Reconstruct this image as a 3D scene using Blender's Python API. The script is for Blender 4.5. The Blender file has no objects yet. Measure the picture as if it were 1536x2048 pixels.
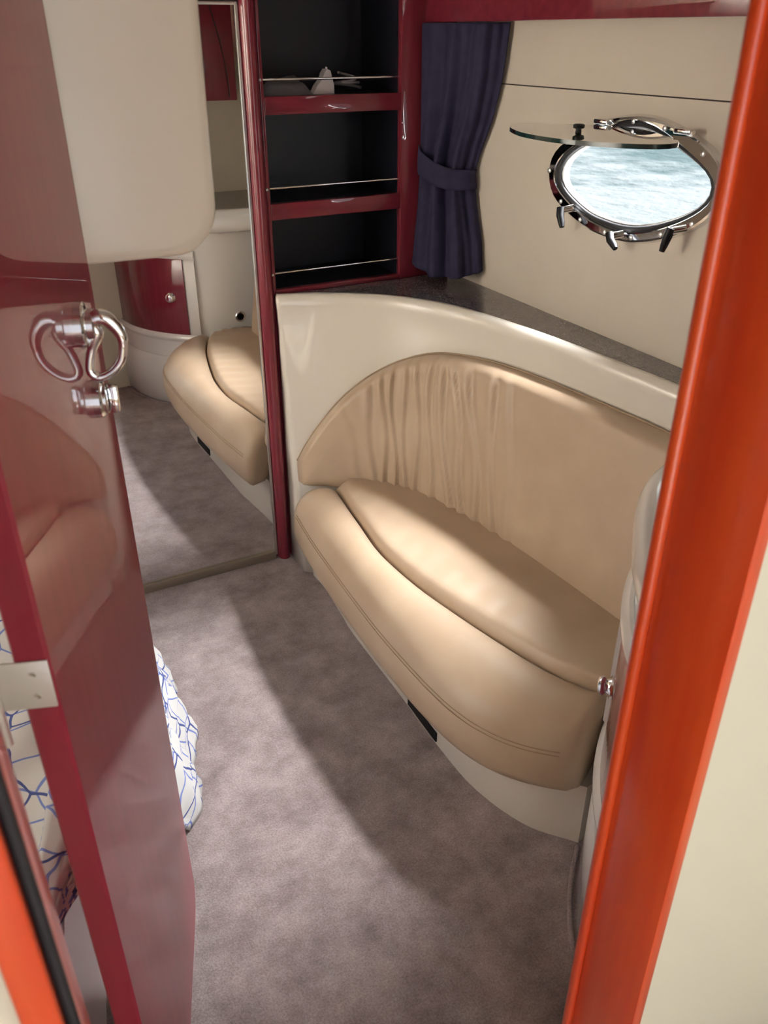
import bpy, bmesh, math, random
from mathutils import Vector, Matrix
random.seed(7)
scene = bpy.context.scene
COL = scene.collection

# ------------------------------------------------------------------ camera
F_PX, IW, IH = 1680.0, 1536, 2048
PITCH, YAW, CAM_H = math.radians(29.64), math.radians(27.84), 1.55
cd = bpy.data.cameras.new('camera')
cam = bpy.data.objects.new('camera', cd); COL.objects.link(cam)
cam.location = (0, 0, CAM_H)
cam.rotation_euler = (math.pi/2 - PITCH, 0, -YAW)
cd.sensor_fit = 'VERTICAL'; cd.sensor_height = 36.0; cd.sensor_width = 27.0
cd.lens = 36.0*F_PX/IH
cd.clip_start = 0.01; cd.clip_end = 500
cd.dof.use_dof = True; cd.dof.focus_distance = 2.0; cd.dof.aperture_fstop = 8.0
scene.camera = cam

# ------------------------------------------------------------------ world, sun, exposure
W = bpy.data.worlds.new('sky'); scene.world = W; W.use_nodes = True
wn = W.node_tree.nodes; wn.clear()
bg = wn.new('ShaderNodeBackground'); wo = wn.new('ShaderNodeOutputWorld')
bg.inputs[0].default_value = (0.86, 0.92, 1.0, 1); bg.inputs[1].default_value = 2.9
W.node_tree.links.new(bg.outputs[0], wo.inputs[0])
sd = bpy.data.lights.new('sun', 'SUN'); sd.energy = 150.0; sd.angle = math.radians(40.0); sd.color = (0.96, 0.98, 1.0)
sun = bpy.data.objects.new('sun', sd); COL.objects.link(sun)
SUN_SLOPE = 0.80
sun.rotation_euler = Vector((-SUN_SLOPE, 0.0, -1)).to_track_quat('-Z', 'Y').to_euler()
HX0, HX1, HY0, HY1, CEIL = -1.10, -0.55, 1.45, 2.10, 1.95    # unseen ceiling opening, added over the berth for fill light
pl = bpy.data.lights.new('fill_opening_portal', 'AREA'); pl.shape = 'RECTANGLE'
pl.size = HX1-HX0; pl.size_y = HY1-HY0; pl.cycles.is_portal = True
po = bpy.data.objects.new('fill_opening_portal', pl); COL.objects.link(po)
po.location = ((HX0+HX1)/2, (HY0+HY1)/2, CEIL+0.06)
pl2 = bpy.data.lights.new('porthole_portal', 'AREA'); pl2.shape = 'RECTANGLE'; pl2.size = 0.54; pl2.size_y = 0.24; pl2.cycles.is_portal = True
po2 = bpy.data.objects.new('porthole_portal', pl2); COL.objects.link(po2); po2.location = (1.470, 1.53, 1.27)
po2.rotation_euler = Vector((-1, 0, 0)).to_track_quat('-Z', 'Z').to_euler()
pl3 = bpy.data.lights.new('passage_portal', 'AREA'); pl3.shape = 'RECTANGLE'; pl3.size = 1.5; pl3.size_y = 1.6; pl3.cycles.is_portal = True
po3 = bpy.data.objects.new('passage_portal', pl3); COL.objects.link(po3); po3.location = (0.2, -1.46, 1.15)
po3.rotation_euler = Vector((0, 1, 0)).to_track_quat('-Z', 'Z').to_euler()
vs = scene.view_settings
vs.view_transform = 'Standard'; vs.look = 'None'; vs.exposure = 0.0; vs.gamma = 1.0; vs.use_curve_mapping = False

# ------------------------------------------------------------------ pixel -> ray helpers
_fw = Vector((math.sin(YAW)*math.cos(PITCH), math.cos(YAW)*math.cos(PITCH), -math.sin(PITCH)))
_rt = Vector((math.cos(YAW), -math.sin(YAW), 0)); _up = _rt.cross(_fw)
def ray(px, py): return _fw + _rt*((px-768)/F_PX) - _up*((py-1024)/F_PX)
def on_x(px, py, X):
    d = ray(px, py); t = X/d.x; return Vector((0, 0, CAM_H)) + d*t
def on_z(px, py, Z):
    d = ray(px, py); t = (Z-CAM_H)/d.z; return Vector((0, 0, CAM_H)) + d*t

# ------------------------------------------------------------------ materials
def mat(name, color, rough=0.5, metal=0.0, coat=0.0, spec=0.5, coat_rough=0.03):
    m = bpy.data.materials.new(name); m.use_nodes = True
    b = m.node_tree.nodes['Principled BSDF']
    b.inputs['Base Color'].default_value = (*color, 1); b.inputs['Roughness'].default_value = rough
    b.inputs['Metallic'].default_value = metal; b.inputs['Coat Weight'].default_value = coat
    b.inputs['Coat Roughness'].default_value = coat_rough; b.inputs['Specular IOR Level'].default_value = spec
    return m
def nodes(m): return m.node_tree.nodes, m.node_tree.links, m.node_tree.nodes['Principled BSDF']
def noise_mix(m, c1, c2, scale, detail=4, stretch=(1, 1, 1), lo=0.35, hi=0.65, rough=0.5, bump=0.0, bscale=None, coord='Object', dist=0.002):
    n, l, b = nodes(m)
    tc = n.new('ShaderNodeTexCoord'); mp = n.new('ShaderNodeMapping'); mp.inputs['Scale'].default_value = stretch
    l.new(tc.outputs[coord], mp.inputs[0])
    nz = n.new('ShaderNodeTexNoise'); nz.inputs['Scale'].default_value = scale; nz.inputs['Detail'].default_value = detail; nz.inputs['Roughness'].default_value = rough
    l.new(mp.outputs[0], nz.inputs['Vector'])
    r = n.new('ShaderNodeValToRGB'); r.color_ramp.elements[0].position = lo; r.color_ramp.elements[1].position = hi
    r.color_ramp.elements[0].color = (*c1, 1); r.color_ramp.elements[1].color = (*c2, 1)
    l.new(nz.outputs[0], r.inputs[0]); l.new(r.outputs[0], b.inputs['Base Color'])
    if bump:
        n2 = n.new('ShaderNodeTexNoise'); n2.inputs['Scale'].default_value = bscale or scale*4; n2.inputs['Detail'].default_value = 3
        l.new(mp.outputs[0], n2.inputs['Vector'])
        bp = n.new('ShaderNodeBump'); bp.inputs['Strength'].default_value = bump; bp.inputs['Distance'].default_value = dist
        l.new(n2.outputs[0], bp.inputs['Height']); l.new(bp.outputs[0], b.inputs['Normal'])
    return m, r
M = {}
M['gel'] = mat('cream_gelcoat', (0.75, 0.695, 0.605), 0.28, coat=0.6, coat_rough=0.05)
M['white'] = mat('white_gelcoat', (0.82, 0.81, 0.78), 0.25, coat=0.7, coat_rough=0.04)
M['cream'] = mat('cream_wall_vinyl', (0.66, 0.60, 0.49), 0.5)
noise_mix(M['cream'], (0.62, 0.55, 0.46), (0.67, 0.605, 0.51), 2.5, bump=0.15, bscale=220, dist=0.001)
M['panel'] = mat('cream_panel', (0.80, 0.68, 0.52), 0.35, coat=0.35, coat_rough=0.12)
M['outer'] = mat('ivory_bulkhead', (0.74, 0.69, 0.55), 0.4, coat=0.2, coat_rough=0.15)
M['leather'] = mat('tan_leather', (0.60, 0.43, 0.27), 0.40)
noise_mix(M['leather'], (0.40, 0.29, 0.197), (0.45, 0.335, 0.232), 5, bump=0.10, bscale=350, dist=0.0008)
def wood(name, c1, c2, rough=0.3, coat=0.75, stretch=(14, 14, 1.2), cr=0.03):
    m = mat(name, c1, rough, coat=coat, coat_rough=cr)
    noise_mix(m, c1, c2, 3.0, detail=6, stretch=stretch, lo=0.3, hi=0.7)
    return m
M['cherry'] = wood('lacquered_cherry', (0.145, 0.016, 0.026), (0.20, 0.026, 0.038))
M['cherry_h'] = wood('lacquered_cherry_rail', (0.145, 0.016, 0.026), (0.20, 0.026, 0.038), stretch=(1.2, 14, 14))
M['door'] = wood('door_lacquer', (0.26, 0.018, 0.036), (0.31, 0.023, 0.044), rough=0.4, coat=0.66, cr=0.006)
for k_ in ('door', 'cherry', 'cherry_h'): M[k_].node_tree.nodes['Principled BSDF'].inputs['Specular IOR Level'].default_value = 0.1
M['jamb'] = wood('daylit_cherry', (0.64, 0.055, 0.012), (0.74, 0.095, 0.020), rough=0.28, coat=0.5, cr=0.1)  # same wood as the cabin cherry, daylight brightness put into its colour
M['carpet'] = mat('taupe_carpet', (0.3, 0.22, 0.22), 0.95, spec=0.1)
M['navy'] = mat('navy_fabric', (0.035, 0.030, 0.080), 0.85, spec=0.2)
noise_mix(M['navy'], (0.025, 0.022, 0.050), (0.032, 0.029, 0.064), 30, bump=0.05, bscale=900, dist=0.0006)
M['chrome'] = mat('chrome', (0.80, 0.80, 0.80), 0.07, 1.0)
M['steel'] = mat('satin_steel', (0.72, 0.71, 0.69), 0.28, 1.0)
M['nickel'] = mat('pale_hinge_metal', (0.78, 0.75, 0.70), 0.45, 0.7)
M['mirror'] = mat('mirror_silver', (0.90, 0.90, 0.89), 0.0, 1.0)
M['black'] = mat('black_plastic', (0.004, 0.004, 0.005), 0.45, spec=0.25)
M['rubber'] = mat('black_rubber', (0.014, 0.013, 0.015), 0.6)
M['shelfblack'] = mat('dark_shelf_lining', (0.007, 0.007, 0.013), 0.45)
M['seam'] = mat('seam_thread', (0.34, 0.24, 0.155), 0.6)
M['seamdark'] = mat('dark_joint', (0.05, 0.035, 0.03), 0.7)
M['track'] = mat('bronze_track', (0.30, 0.25, 0.19), 0.35, 0.6)
M['grey'] = mat('grey_cloth', (0.12, 0.11, 0.12), 0.8)
M['lightgrey'] = mat('light_grey_plastic', (0.55, 0.50, 0.52), 0.4)
M['cable'] = mat('grey_cable', (0.20, 0.18, 0.19), 0.5)
M['plain_white'] = mat('matte_white', (0.85, 0.85, 0.83), 0.8)
M['ceil'] = mat('cream_headliner', (0.74, 0.70, 0.62), 0.7)
# granite
M['granite'] = mat('speckled_grey_worktop', (0.1, 0.1, 0.1), 0.25, coat=0.4, coat_rough=0.08)
noise_mix(M['granite'], (0.050, 0.044, 0.050), (0.20, 0.175, 0.175), 260, detail=2, lo=0.38, hi=0.68)
# carpet: large nap patches + fine pile
def carpet():
    m = M['carpet']; n, l, b = nodes(m)
    tc = n.new('ShaderNodeTexCoord')
    a = n.new('ShaderNodeTexNoise'); a.inputs['Scale'].default_value = 9.0; a.inputs['Detail'].default_value = 9; a.inputs['Roughness'].default_value = 0.72
    f = n.new('ShaderNodeTexNoise'); f.inputs['Scale'].default_value = 230; f.inputs['Detail'].default_value = 4; f.inputs['Roughness'].default_value = 0.7
    for q in (a, f): l.new(tc.outputs['Object'], q.inputs['Vector'])
    r = n.new('ShaderNodeValToRGB'); r.color_ramp.elements[0].position = 0.33; r.color_ramp.elements[1].position = 0.68
    r.color_ramp.elements[0].color = (0.22, 0.165, 0.158, 1); r.color_ramp.elements[1].color = (0.47, 0.375, 0.365, 1)
    l.new(a.outputs[0], r.inputs[0])
    r2 = n.new('ShaderNodeValToRGB'); r2.color_ramp.elements[0].position = 0.3; r2.color_ramp.elements[1].position = 0.7
    r2.color_ramp.elements[0].color = (0.62, 0.62, 0.62, 1); r2.color_ramp.elements[1].color = (1.15, 1.15, 1.15, 1)
    l.new(f.outputs[0], r2.inputs[0])
    mx = n.new('ShaderNodeMix'); mx.data_type = 'RGBA'; mx.blend_type = 'MULTIPLY'; mx.inputs['Factor'].default_value = 1.0
    l.new(r.outputs[0], mx.inputs['A']); l.new(r2.outputs[0], mx.inputs['B']); l.new(mx.outputs['Result'], b.inputs['Base Color'])
    bp = n.new('ShaderNodeBump'); bp.inputs['Strength'].default_value = 0.6; bp.inputs['Distance'].default_value = 0.004
    l.new(f.outputs[0], bp.inputs['Height']); l.new(bp.outputs[0], b.inputs['Normal'])
    b.inputs['Sheen Weight'].default_value = 0.25; b.inputs['Sheen Roughness'].default_value = 0.5
carpet()
# glass
M['glass'] = mat('tinted_glass', (0.80, 0.95, 0.93), 0.01)
M['glass'].node_tree.nodes['Principled BSDF'].inputs['Transmission Weight'].default_value = 1.0
M['glassedge'] = mat('dark_glass_edge', (0.01, 0.03, 0.03), 0.1, coat=0.5)
# duvet: white cotton with blue crackle lines, on UVs
def duvet_mat():
    m = mat('white_blue_line_cotton', (0.8, 0.8, 0.78), 0.8, spec=0.2); M['duvet'] = m
    n, l, b = nodes(m)
    tc = n.new('ShaderNodeTexCoord'); mp = n.new('ShaderNodeMapping'); mp.inputs['Scale'].default_value = (1, 1, 1)
    l.new(tc.outputs['UV'], mp.inputs[0])
    nz = n.new('ShaderNodeTexNoise'); nz.inputs['Scale'].default_value = 9; nz.inputs['Detail'].default_value = 2
    l.new(mp.outputs[0], nz.inputs['Vector'])
    va = n.new('ShaderNodeVectorMath'); va.operation = 'MULTIPLY_ADD'; va.inputs[1].default_value = (0.05, 0.05, 0)
    l.new(nz.outputs['Color'], va.inputs[0]); l.new(mp.outputs[0], va.inputs[2])
    cols = []
    for sc, th in ((17, 0.035), (9, 0.022)):
        v = n.new('ShaderNodeTexVoronoi'); v.feature = 'DISTANCE_TO_EDGE'; v.voronoi_dimensions = '2D'; v.inputs['Scale'].default_value = sc
        l.new(va.outputs[0], v.inputs['Vector'])
        lt = n.new('ShaderNodeMath'); lt.operation = 'LESS_THAN'; lt.inputs[1].default_value = th
        l.new(v.outputs['Distance'], lt.inputs[0]); cols.append(lt)
    m1 = n.new('ShaderNodeMix'); m1.data_type = 'RGBA'; m1.inputs['A'].default_value = (0.50, 0.485, 0.465, 1); m1.inputs['B'].default_value = (0.14, 0.18, 0.42, 1)
    l.new(cols[0].outputs[0], m1.inputs['Factor'])
    m2 = n.new('ShaderNodeMix'); m2.data_type = 'RGBA'; m2.inputs['B'].default_value = (0.05, 0.07, 0.20, 1)
    l.new(cols[1].outputs[0], m2.inputs['Factor']); l.new(m1.outputs['Result'], m2.inputs['A']); l.new(m2.outputs['Result'], b.inputs['Base Color'])
duvet_mat()
# sea
def sea():
    m = mat('teal_sea_water', (0.05, 0.13, 0.13), 0.3, spec=0.015); M['sea'] = m
    n, l, b = nodes(m)
    tc = n.new('ShaderNodeTexCoord'); mp = n.new('ShaderNodeMapping'); mp.inputs['Scale'].default_value = (1.3, 1.1, 1)
    l.new(tc.outputs['Object'], mp.inputs[0])
    nz = n.new('ShaderNodeTexNoise'); nz.inputs['Scale'].default_value = 1.6; nz.inputs['Detail'].default_value = 6; nz.inputs['Roughness'].default_value = 0.6
    l.new(mp.outputs[0], nz.inputs['Vector'])
    bp = n.new('ShaderNodeBump'); bp.inputs['Strength'].default_value = 1.0; bp.inputs['Distance'].default_value = 0.12
    l.new(nz.outputs[0], bp.inputs['Height']); l.new(bp.outputs[0], b.inputs['Normal'])
    # sun glint painted into the base colour, whiter close to the hull
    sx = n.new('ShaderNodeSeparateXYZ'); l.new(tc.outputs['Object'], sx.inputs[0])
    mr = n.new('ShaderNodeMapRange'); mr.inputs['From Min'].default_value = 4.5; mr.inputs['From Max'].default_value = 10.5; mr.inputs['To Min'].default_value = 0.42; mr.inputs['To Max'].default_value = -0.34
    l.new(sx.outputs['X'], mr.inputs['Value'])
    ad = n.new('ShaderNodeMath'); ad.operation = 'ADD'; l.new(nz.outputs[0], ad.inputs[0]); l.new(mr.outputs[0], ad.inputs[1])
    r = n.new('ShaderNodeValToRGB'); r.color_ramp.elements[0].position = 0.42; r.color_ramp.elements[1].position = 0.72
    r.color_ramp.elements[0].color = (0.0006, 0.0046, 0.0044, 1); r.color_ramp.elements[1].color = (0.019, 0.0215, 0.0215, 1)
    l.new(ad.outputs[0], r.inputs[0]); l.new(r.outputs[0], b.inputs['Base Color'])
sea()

# ------------------------------------------------------------------ mesh helpers
def link(name, me, m=None, parent=None, smooth=False):
    o = bpy.data.objects.new(name, me); COL.objects.link(o)
    if m: me.materials.append(m)
    if parent: o.parent = parent
    if smooth:
        for p in me.polygons: p.use_smooth = True
    return o
def mesh(name, verts, faces, m, parent=None, smooth=False):
    me = bpy.data.meshes.new(name); me.from_pydata([tuple(v) for v in verts], [], faces)
    bm = bmesh.new(); bm.from_mesh(me); bmesh.ops.recalc_face_normals(bm, faces=bm.faces); bm.to_mesh(me); bm.free()
    me.update(); return link(name, me, m, parent, smooth)
def from_bm(name, bm, m, parent=None, smooth=False):
    bmesh.ops.recalc_face_normals(bm, faces=bm.faces)
    me = bpy.data.meshes.new(name); bm.to_mesh(me); bm.free(); return link(name, me, m, parent, smooth)
def autosmooth(o, ang=40):
    for p in o.data.polygons: p.use_smooth = True
    o.data.set_sharp_from_angle(angle=math.radians(ang)); return o
def box(name, x0, x1, y0, y1, z0, z1, m, parent=None, bevel=0.0, seg=2):
    bm = bmesh.new(); bmesh.ops.create_cube(bm, size=1)
    for v in bm.verts:
        v.co = Vector(((x0+x1)/2+v.co.x*(x1-x0), (y0+y1)/2+v.co.y*(y1-y0), (z0+z1)/2+v.co.z*(z1-z0)))
    if bevel: bmesh.ops.bevel(bm, geom=bm.edges[:], offset=bevel, segments=seg, affect='EDGES', profile=0.5)
    o = from_bm(name, bm, m, parent)
    if bevel: autosmooth(o, 35)
    return o
def crom(P, t, closed=False):
    n = len(P); N = n if closed else n-1
    t = (t % 1.0)*N if closed else min(max(t, 0), 1)*N
    i = int(t) if closed else min(int(t), N-1); f = t-i
    def g(k):
        if closed: return Vector(P[k % n])
        if k < 0: return 2*Vector(P[0])-Vector(P[1])
        if k > n-1: return 2*Vector(P[n-1])-Vector(P[n-2])
        return Vector(P[k])
    a, b, c, d = g(i-1), g(i), g(i+1), g(i+2)
    return 0.5*(2*b+(c-a)*f+(2*a-5*b+4*c-d)*f*f+(3*b-a-3*c+d)*f**3)
def arc_sample(P, n, closed=False):
    dense = [crom(P, k/600, closed) for k in range(601)]
    L = [0]
    for a, b in zip(dense, dense[1:]): L.append(L[-1]+(b-a).length)
    out = []; j = 0
    cnt = n if closed else n-1
    for k in range(n):
        s = L[-1]*k/cnt
        while j < 599 and L[j+1] < s: j += 1
        f = (s-L[j])/max(L[j+1]-L[j], 1e-9); out.append(dense[j].lerp(dense[j+1], min(f, 1)))
    return out
def tube(name, pts, r, m, parent=None, closed=False, n=10, radii=None):
    pts = [Vector(p) for p in pts]; N = len(pts); verts = []; faces = []
    prev = None
    for i, p in enumerate(pts):
        if closed: t = pts[(i+1) % N]-pts[i-1]
        else: t = pts[min(i+1, N-1)]-pts[max(i-1, 0)]
        t.normalize()
        if prev is None:
            ref = Vector((0, 0, 1)) if abs(t.z) < 0.9 else Vector((1, 0, 0)); a = t.cross(ref).normalized()
        else: a = (prev-t*prev.dot(t)).normalized()
        prev = a; b = t.cross(a); rr = radii[i] if radii else r
        for k in range(n):
            an = 2*math.pi*k/n; verts.append(p+a*math.cos(an)*rr+b*math.sin(an)*rr)
    for i in range(N if closed else N-1):
        for k in range(n):
            faces.append((i*n+k, i*n+(k+1) % n, ((i+1) % N)*n+(k+1) % n, ((i+1) % N)*n+k))
    if not closed:
        faces.append(tuple(range(n))); faces.append(tuple((N-1)*n+k for k in range(n)))
    o = mesh(name, verts, faces, m, parent); return autosmooth(o, 50)
def lathe(name, prof, origin, axis, m, parent=None, n=28):
    """prof = [(radius, height along axis)]"""
    axis = Vector(axis).normalized(); ref = Vector((0, 0, 1)) if abs(axis.z) < 0.9 else Vector((1, 0, 0))
    a = axis.cross(ref).normalized(); b = axis.cross(a); O = Vector(origin); verts = []; faces = []
    for r, h in prof:
        for k in range(n):
            an = 2*math.pi*k/n; verts.append(O+axis*h+(a*math.cos(an)+b*math.sin(an))*r)
    for i in range(len(prof)-1):
        for k in range(n): faces.append((i*n+k, i*n+(k+1) % n, (i+1)*n+(k+1) % n, (i+1)*n+k))
    faces.append(tuple(range(n))); faces.append(tuple((len(prof)-1)*n+k for k in range(n)))
    o = mesh(name, verts, faces, m, parent); return autosmooth(o, 40)
def loft(name, rows, m, parent=None, closed=False, caps=False, smooth=True):
    nu = len(rows); nv = len(rows[0]); verts = [v for r in rows for v in r]; faces = []
    for i in range(nu-1):
        for j in range(nv if closed else nv-1):
            faces.append((i*nv+j, i*nv+(j+1) % nv, (i+1)*nv+(j+1) % nv, (i+1)*nv+j))
    if caps: faces.append(tuple(range(nv))); faces.append(tuple((nu-1)*nv+j for j in range(nv)))
    o = mesh(name, verts, faces, m, parent, smooth); return o
def prism(name, plan, z0, z1, m, parent=None, bevel=0.0):
    """extrude plan polygon [(x,y)] from z0 to z1"""
    n = len(plan); verts = [(p[0], p[1], z0) for p in plan]+[(p[0], p[1], z1) for p in plan]
    faces = [tuple(range(n)), tuple(range(n, 2*n))]+[(i, (i+1) % n, n+(i+1) % n, n+i) for i in range(n)]
    o = mesh(name, verts, faces, m, parent)
    return autosmooth(o, 35)
def empty(name, loc=(0, 0, 0), rz=0.0):
    o = bpy.data.objects.new(name, None); COL.objects.link(o); o.location = loc; o.rotation_euler = (0, 0, rz); o.empty_display_size = 0.05
    return o
def tag(o, label, cat, group=None):
    o['label'] = label; o['category'] = cat
    if group: o['group'] = group
    return o
def struct(o, label=None, cat=None):
    o['kind'] = 'structure'
    if label: o['label'] = label
    if cat: o['category'] = cat
    return o
def inset_plan(pts, d):
    """offset an open plan polyline to its left side by d"""
    out = []
    for i, p in enumerate(pts):
        a = Vector(pts[max(i-1, 0)]); b = Vector(pts[min(i+1, len(pts)-1)]); t = (b-a); t.normalize()
        out.append(Vector((p[0], p[1]))+Vector((-t.y, t.x))*d)
    return out
def unparented(o, root):      # keep world coordinates of parts under a moved root
    o.matrix_parent_inverse = root.matrix_basis.inverted()

XH = 1.448         # hull lining
YS = 2.31          # shelf / mirror plane
YW0, YW1 = 0.375, 0.46   # doorway bulkhead
XL = -1.30
DX0, DX1 = -0.030, 0.537
# ================================================================== SETTING
fl = struct(box('floor', XL, 1.45, -1.45, 2.60, -0.05, 0.0, M['carpet']), 'taupe grey carpeted cabin floor with blotchy brushed pile', 'floor')
# ceiling with the added opening that lets in fill light
ce = empty('ceiling', (0, 0, 0)); struct(ce, 'cream headliner above the cabin with an unseen opening added over the berth for fill light', 'ceiling')
for (a, b, c, d) in ((XL, HX0, -1.45, 2.60), (HX1, 1.62, -1.45, 2.60), (HX0, HX1, -1.45, HY0), (HX0, HX1, HY1, 2.60)):
    if b > a: box('ceiling_panel', a, b, c, d, CEIL, CEIL+0.05, M['ceil'], ce)
wl = struct(box('wall_left', XL-0.05, XL, YW0, 2.60, 0, CEIL, M['cream']), 'cream wall on the far side of the bed', 'wall')
wb = struct(empty('wall_back', (0, YS+0.02, 0)), 'cherry and cream partition carrying the mirror and the shelves', 'wall')
for nm, a in (('partition_panel', (XL, 0.85, YS+0.02, YS+0.05, 0, CEIL)), ('partition_panel', (0.8505, XH, YS-0.004, YS+0.28, 0, 0.890)), ('partition_panel', (1.3725, XH, YS-0.004, YS+0.28, 0.8915, CEIL), ), ('partition_panel', (XL, 1.62, YS+0.281, YS+0.30, 0, CEIL))):
    o = box(nm, *a, M['cherry' if a[0] > 0 else 'cream'], wb); o.matrix_parent_inverse = wb.matrix_basis.inverted()
# short passage outside the doorway, open to daylight at its far end
wp = struct(empty('wall_passage', (0, 0, 0)), 'ivory passage walls outside the cabin doorway', 'wall')
for a in ((XL, -0.70, -1.45, YW0-0.011, 0, CEIL), (1.05, 1.45, -1.45, YW0-0.001, 0, CEIL), (-0.70, -0.55, -1.45, -1.40, 0, CEIL), (0.95, 1.05, -1.45, -1.40, 0, CEIL), (-0.55, 0.95, -1.45, -1.40, 0, 0.35)):
    box('passage_panel', *a, M['outer'], wp)
# doorway bulkhead
wf = empty('wall_front', (0, 0, 0)); struct(wf, 'ivory bulkhead around the cabin doorway', 'wall')
box('bulkhead_panel', DX1+0.016, 1.45, YW0, YW1, 0, CEIL, M['outer'], wf)
box('bulkhead_panel', XL, DX0-0.03, YW0-0.01, YW1, 0, CEIL, M['outer'], wf)
box('bulkhead_panel', DX0-0.03, DX1+0.016, YW0, YW1, 1.90, CEIL, M['outer'], wf)
# jambs
t1 = struct(empty('trim_1', (DX1, YW1, 0)), 'orange red varnished wooden jamb on the latch side of the doorway', 'door jamb')
o = box('jamb_post', DX1, DX1+0.0155, YW0-0.004, YW1+0.002, 0, 1.90, M['jamb'], t1, 0.0012, 2); unparented(o, t1)
o = box('jamb_bead', DX1-0.007, DX1+0.014, YW1+0.0025, YW1+0.016, 0, 1.90, M['jamb'], t1, 0.005, 3); unparented(o, t1)
t2 = struct(empty('trim_2', (DX0, YW0, 0)), 'orange red varnished hinge side jamb with black rubber seal', 'door jamb')
o = box('jamb_post', DX0-0.022, DX0, YW0, YW1, 0, 1.90, M['jamb'], t2, 0.002); unparented(o, t2)
o = box('jamb_casing', -0.0595, -0.0375, 0.352, YW0-0.011, 0, 1.90, M['jamb'], t2, 0.003, 3); unparented(o, t2)
o = tube('rubber_seal', [(-0.0335, 0.368, 0.0), (-0.0335, 0.368, 0.9), (-0.0335, 0.368, 1.9)], 0.0042, M['rubber'], t2); unparented(o, t2)
t3 = struct(box('trim_3', DX0-0.02, DX1+0.014, YW0, YW1, 1.88, 1.899, M['jamb']), 'varnished wooden head of the doorway', 'door jamb')
# header over the mirror door
t4 = struct(box('trim_4', XL, 0.811, YS-0.022, YS+0.018, 1.622, CEIL, M['cherry_h'], None, 0.003), 'dark cherry header board above the mirror', 'header board')

# ---------------- hull wall with porthole
OUT_PX = [(290,520),(300,430),(350,345),(440,285),(530,225),(640,180),(730,157),(820,148),(890,152),(960,165),(1100,225),(1250,320),(1350,420),(1390,530),(1375,680),(1300,780),(1180,860),(1000,925),(850,948),(740,940),(600,895),(480,825),(370,720),(310,640)]
IN_PX = [(378,530),(400,450),(480,375),(600,318),(700,275),(780,250),(860,245),(950,268),(1060,335),(1180,430),(1290,530),(1305,620),(1250,700),(1120,770),(960,815),(820,825),(690,800),(560,745),(460,660),(400,590)]
def loop_yz(px, X):
    q = [on_x(1000+a/3.072, 180+b/3.072, X) for a, b in px]
    return [(p.y, p.z) for p in q]
NL = 96
def polar(pts, c):
    dense = [crom([(a, b, 0) for a, b in pts], k/800, True) for k in range(800)]
    ang = sorted([(math.atan2(d.y-c[1], d.x-c[0]), math.hypot(d.x-c[0], d.y-c[1])) for d in dense])
    out = []
    for k in range(NL):
        th = -math.pi+2*math.pi*(k+0.5)/NL
        best = min(ang, key=lambda a: abs(a[0]-th)); out.append(best[1])
    # light smoothing
    for _ in range(2): out = [(out[k-1]+2*out[k]+out[(k+1) % NL])/4 for k in range(NL)]
    return out
XR = XH-0.014
oyz = loop_yz(OUT_PX, XR); iyz = loop_yz(IN_PX, XR+0.01)
PC = (sum(p[0] for p in iyz)/len(iyz), sum(p[1] for p in iyz)/len(iyz))
RO = polar(oyz, PC); RI = polar(iyz, PC)
def ploop(R, x, d=0.0):
    return [Vector((x, PC[0]+(R[k]+d)*math.cos(-math.pi+2*math.pi*(k+0.5)/NL), PC[1]+(R[k]+d)*math.sin(-math.pi+2*math.pi*(k+0.5)/NL))) for k in range(NL)]
wr = struct(empty('wall_right', (XH, 1.5, 0)), 'cream vinyl hull lining beside the sofa with a horizontal seam', 'wall')
def hole_panel(name, y0, y1, z0, z1, x0, x1, m, parent):
    rect = []
    for k in range(NL):
        th = -math.pi+2*math.pi*(k+0.5)/NL; c, s = math.cos(th), math.sin(th)
        ts = []
        if c > 1e-9: ts.append((y1-PC[0])/c)
        if c < -1e-9: ts.append((y0-PC[0])/c)
        if s > 1e-9: ts.append((z1-PC[1])/s)
        if s < -1e-9: ts.append((z0-PC[1])/s)
        t = min(ts); rect.append([PC[0]+c*t, PC[1]+s*t])
    for cy, cz in ((y0, z0), (y0, z1), (y1, z0), (y1, z1)):
        k = min(range(NL), key=lambda i: (rect[i][0]-cy)**2+(rect[i][1]-cz)**2); rect[k] = [cy, cz]
    hole = ploop(RI, 0, 0.012)
    rings = [[Vector((x, h.y, h.z)) for h in hole] if w == 'h' else [Vector((x, a, b)) for a, b in rect] for w, x in (('h', x1), ('h', x0), ('r', x0), ('r', x1))]
    rings.append(rings[0])
    return loft(name, rings[:4], m, parent, closed=True, smooth=False), rings
o, _ = hole_panel('hull_panel', YW1, 2.60, 0.86, 1.4335, XH, XH+0.016, M['cream'], wr); unparented(o, wr)
o = box('hull_panel', XH, XH+0.05, YW1, 2.60, 1.4365, 1.70, M['cream'], wr); unparented(o, wr)
o = box('hull_panel', XH, XH+0.05, YW1, 2.60, 0.0, 0.858, M['cream'], wr); unparented(o, wr)
o = box('joint_backing', XH+0.004, XH+0.03, YW1, 2.60, 1.4336, 1.4364, M['seamdark'], wr); unparented(o, wr)
pa, pb = on_x(1210, 495, XH), on_x(1194, 650, XH)
o = tube('panel_joint', [(XH+0.0008, pa.y, pa.z), (XH+0.0008, (pa.y+pb.y)/2+0.001, (pa.z+pb.z)/2), (XH+0.0008, pb.y, pb.z)], 0.0012, M['cream'], wr, n=6); unparented(o, wr)
o = box('hull_panel', XH+0.0505, XH+0.169, YW1, 2.60, 1.68, 1.70, M['cream'], wr); unparented(o, wr)
o = box('hull_panel', XH+0.17, XH+0.19, YW1, 2.60, 1.70, CEIL, M['cream'], wr); unparented(o, wr)

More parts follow.
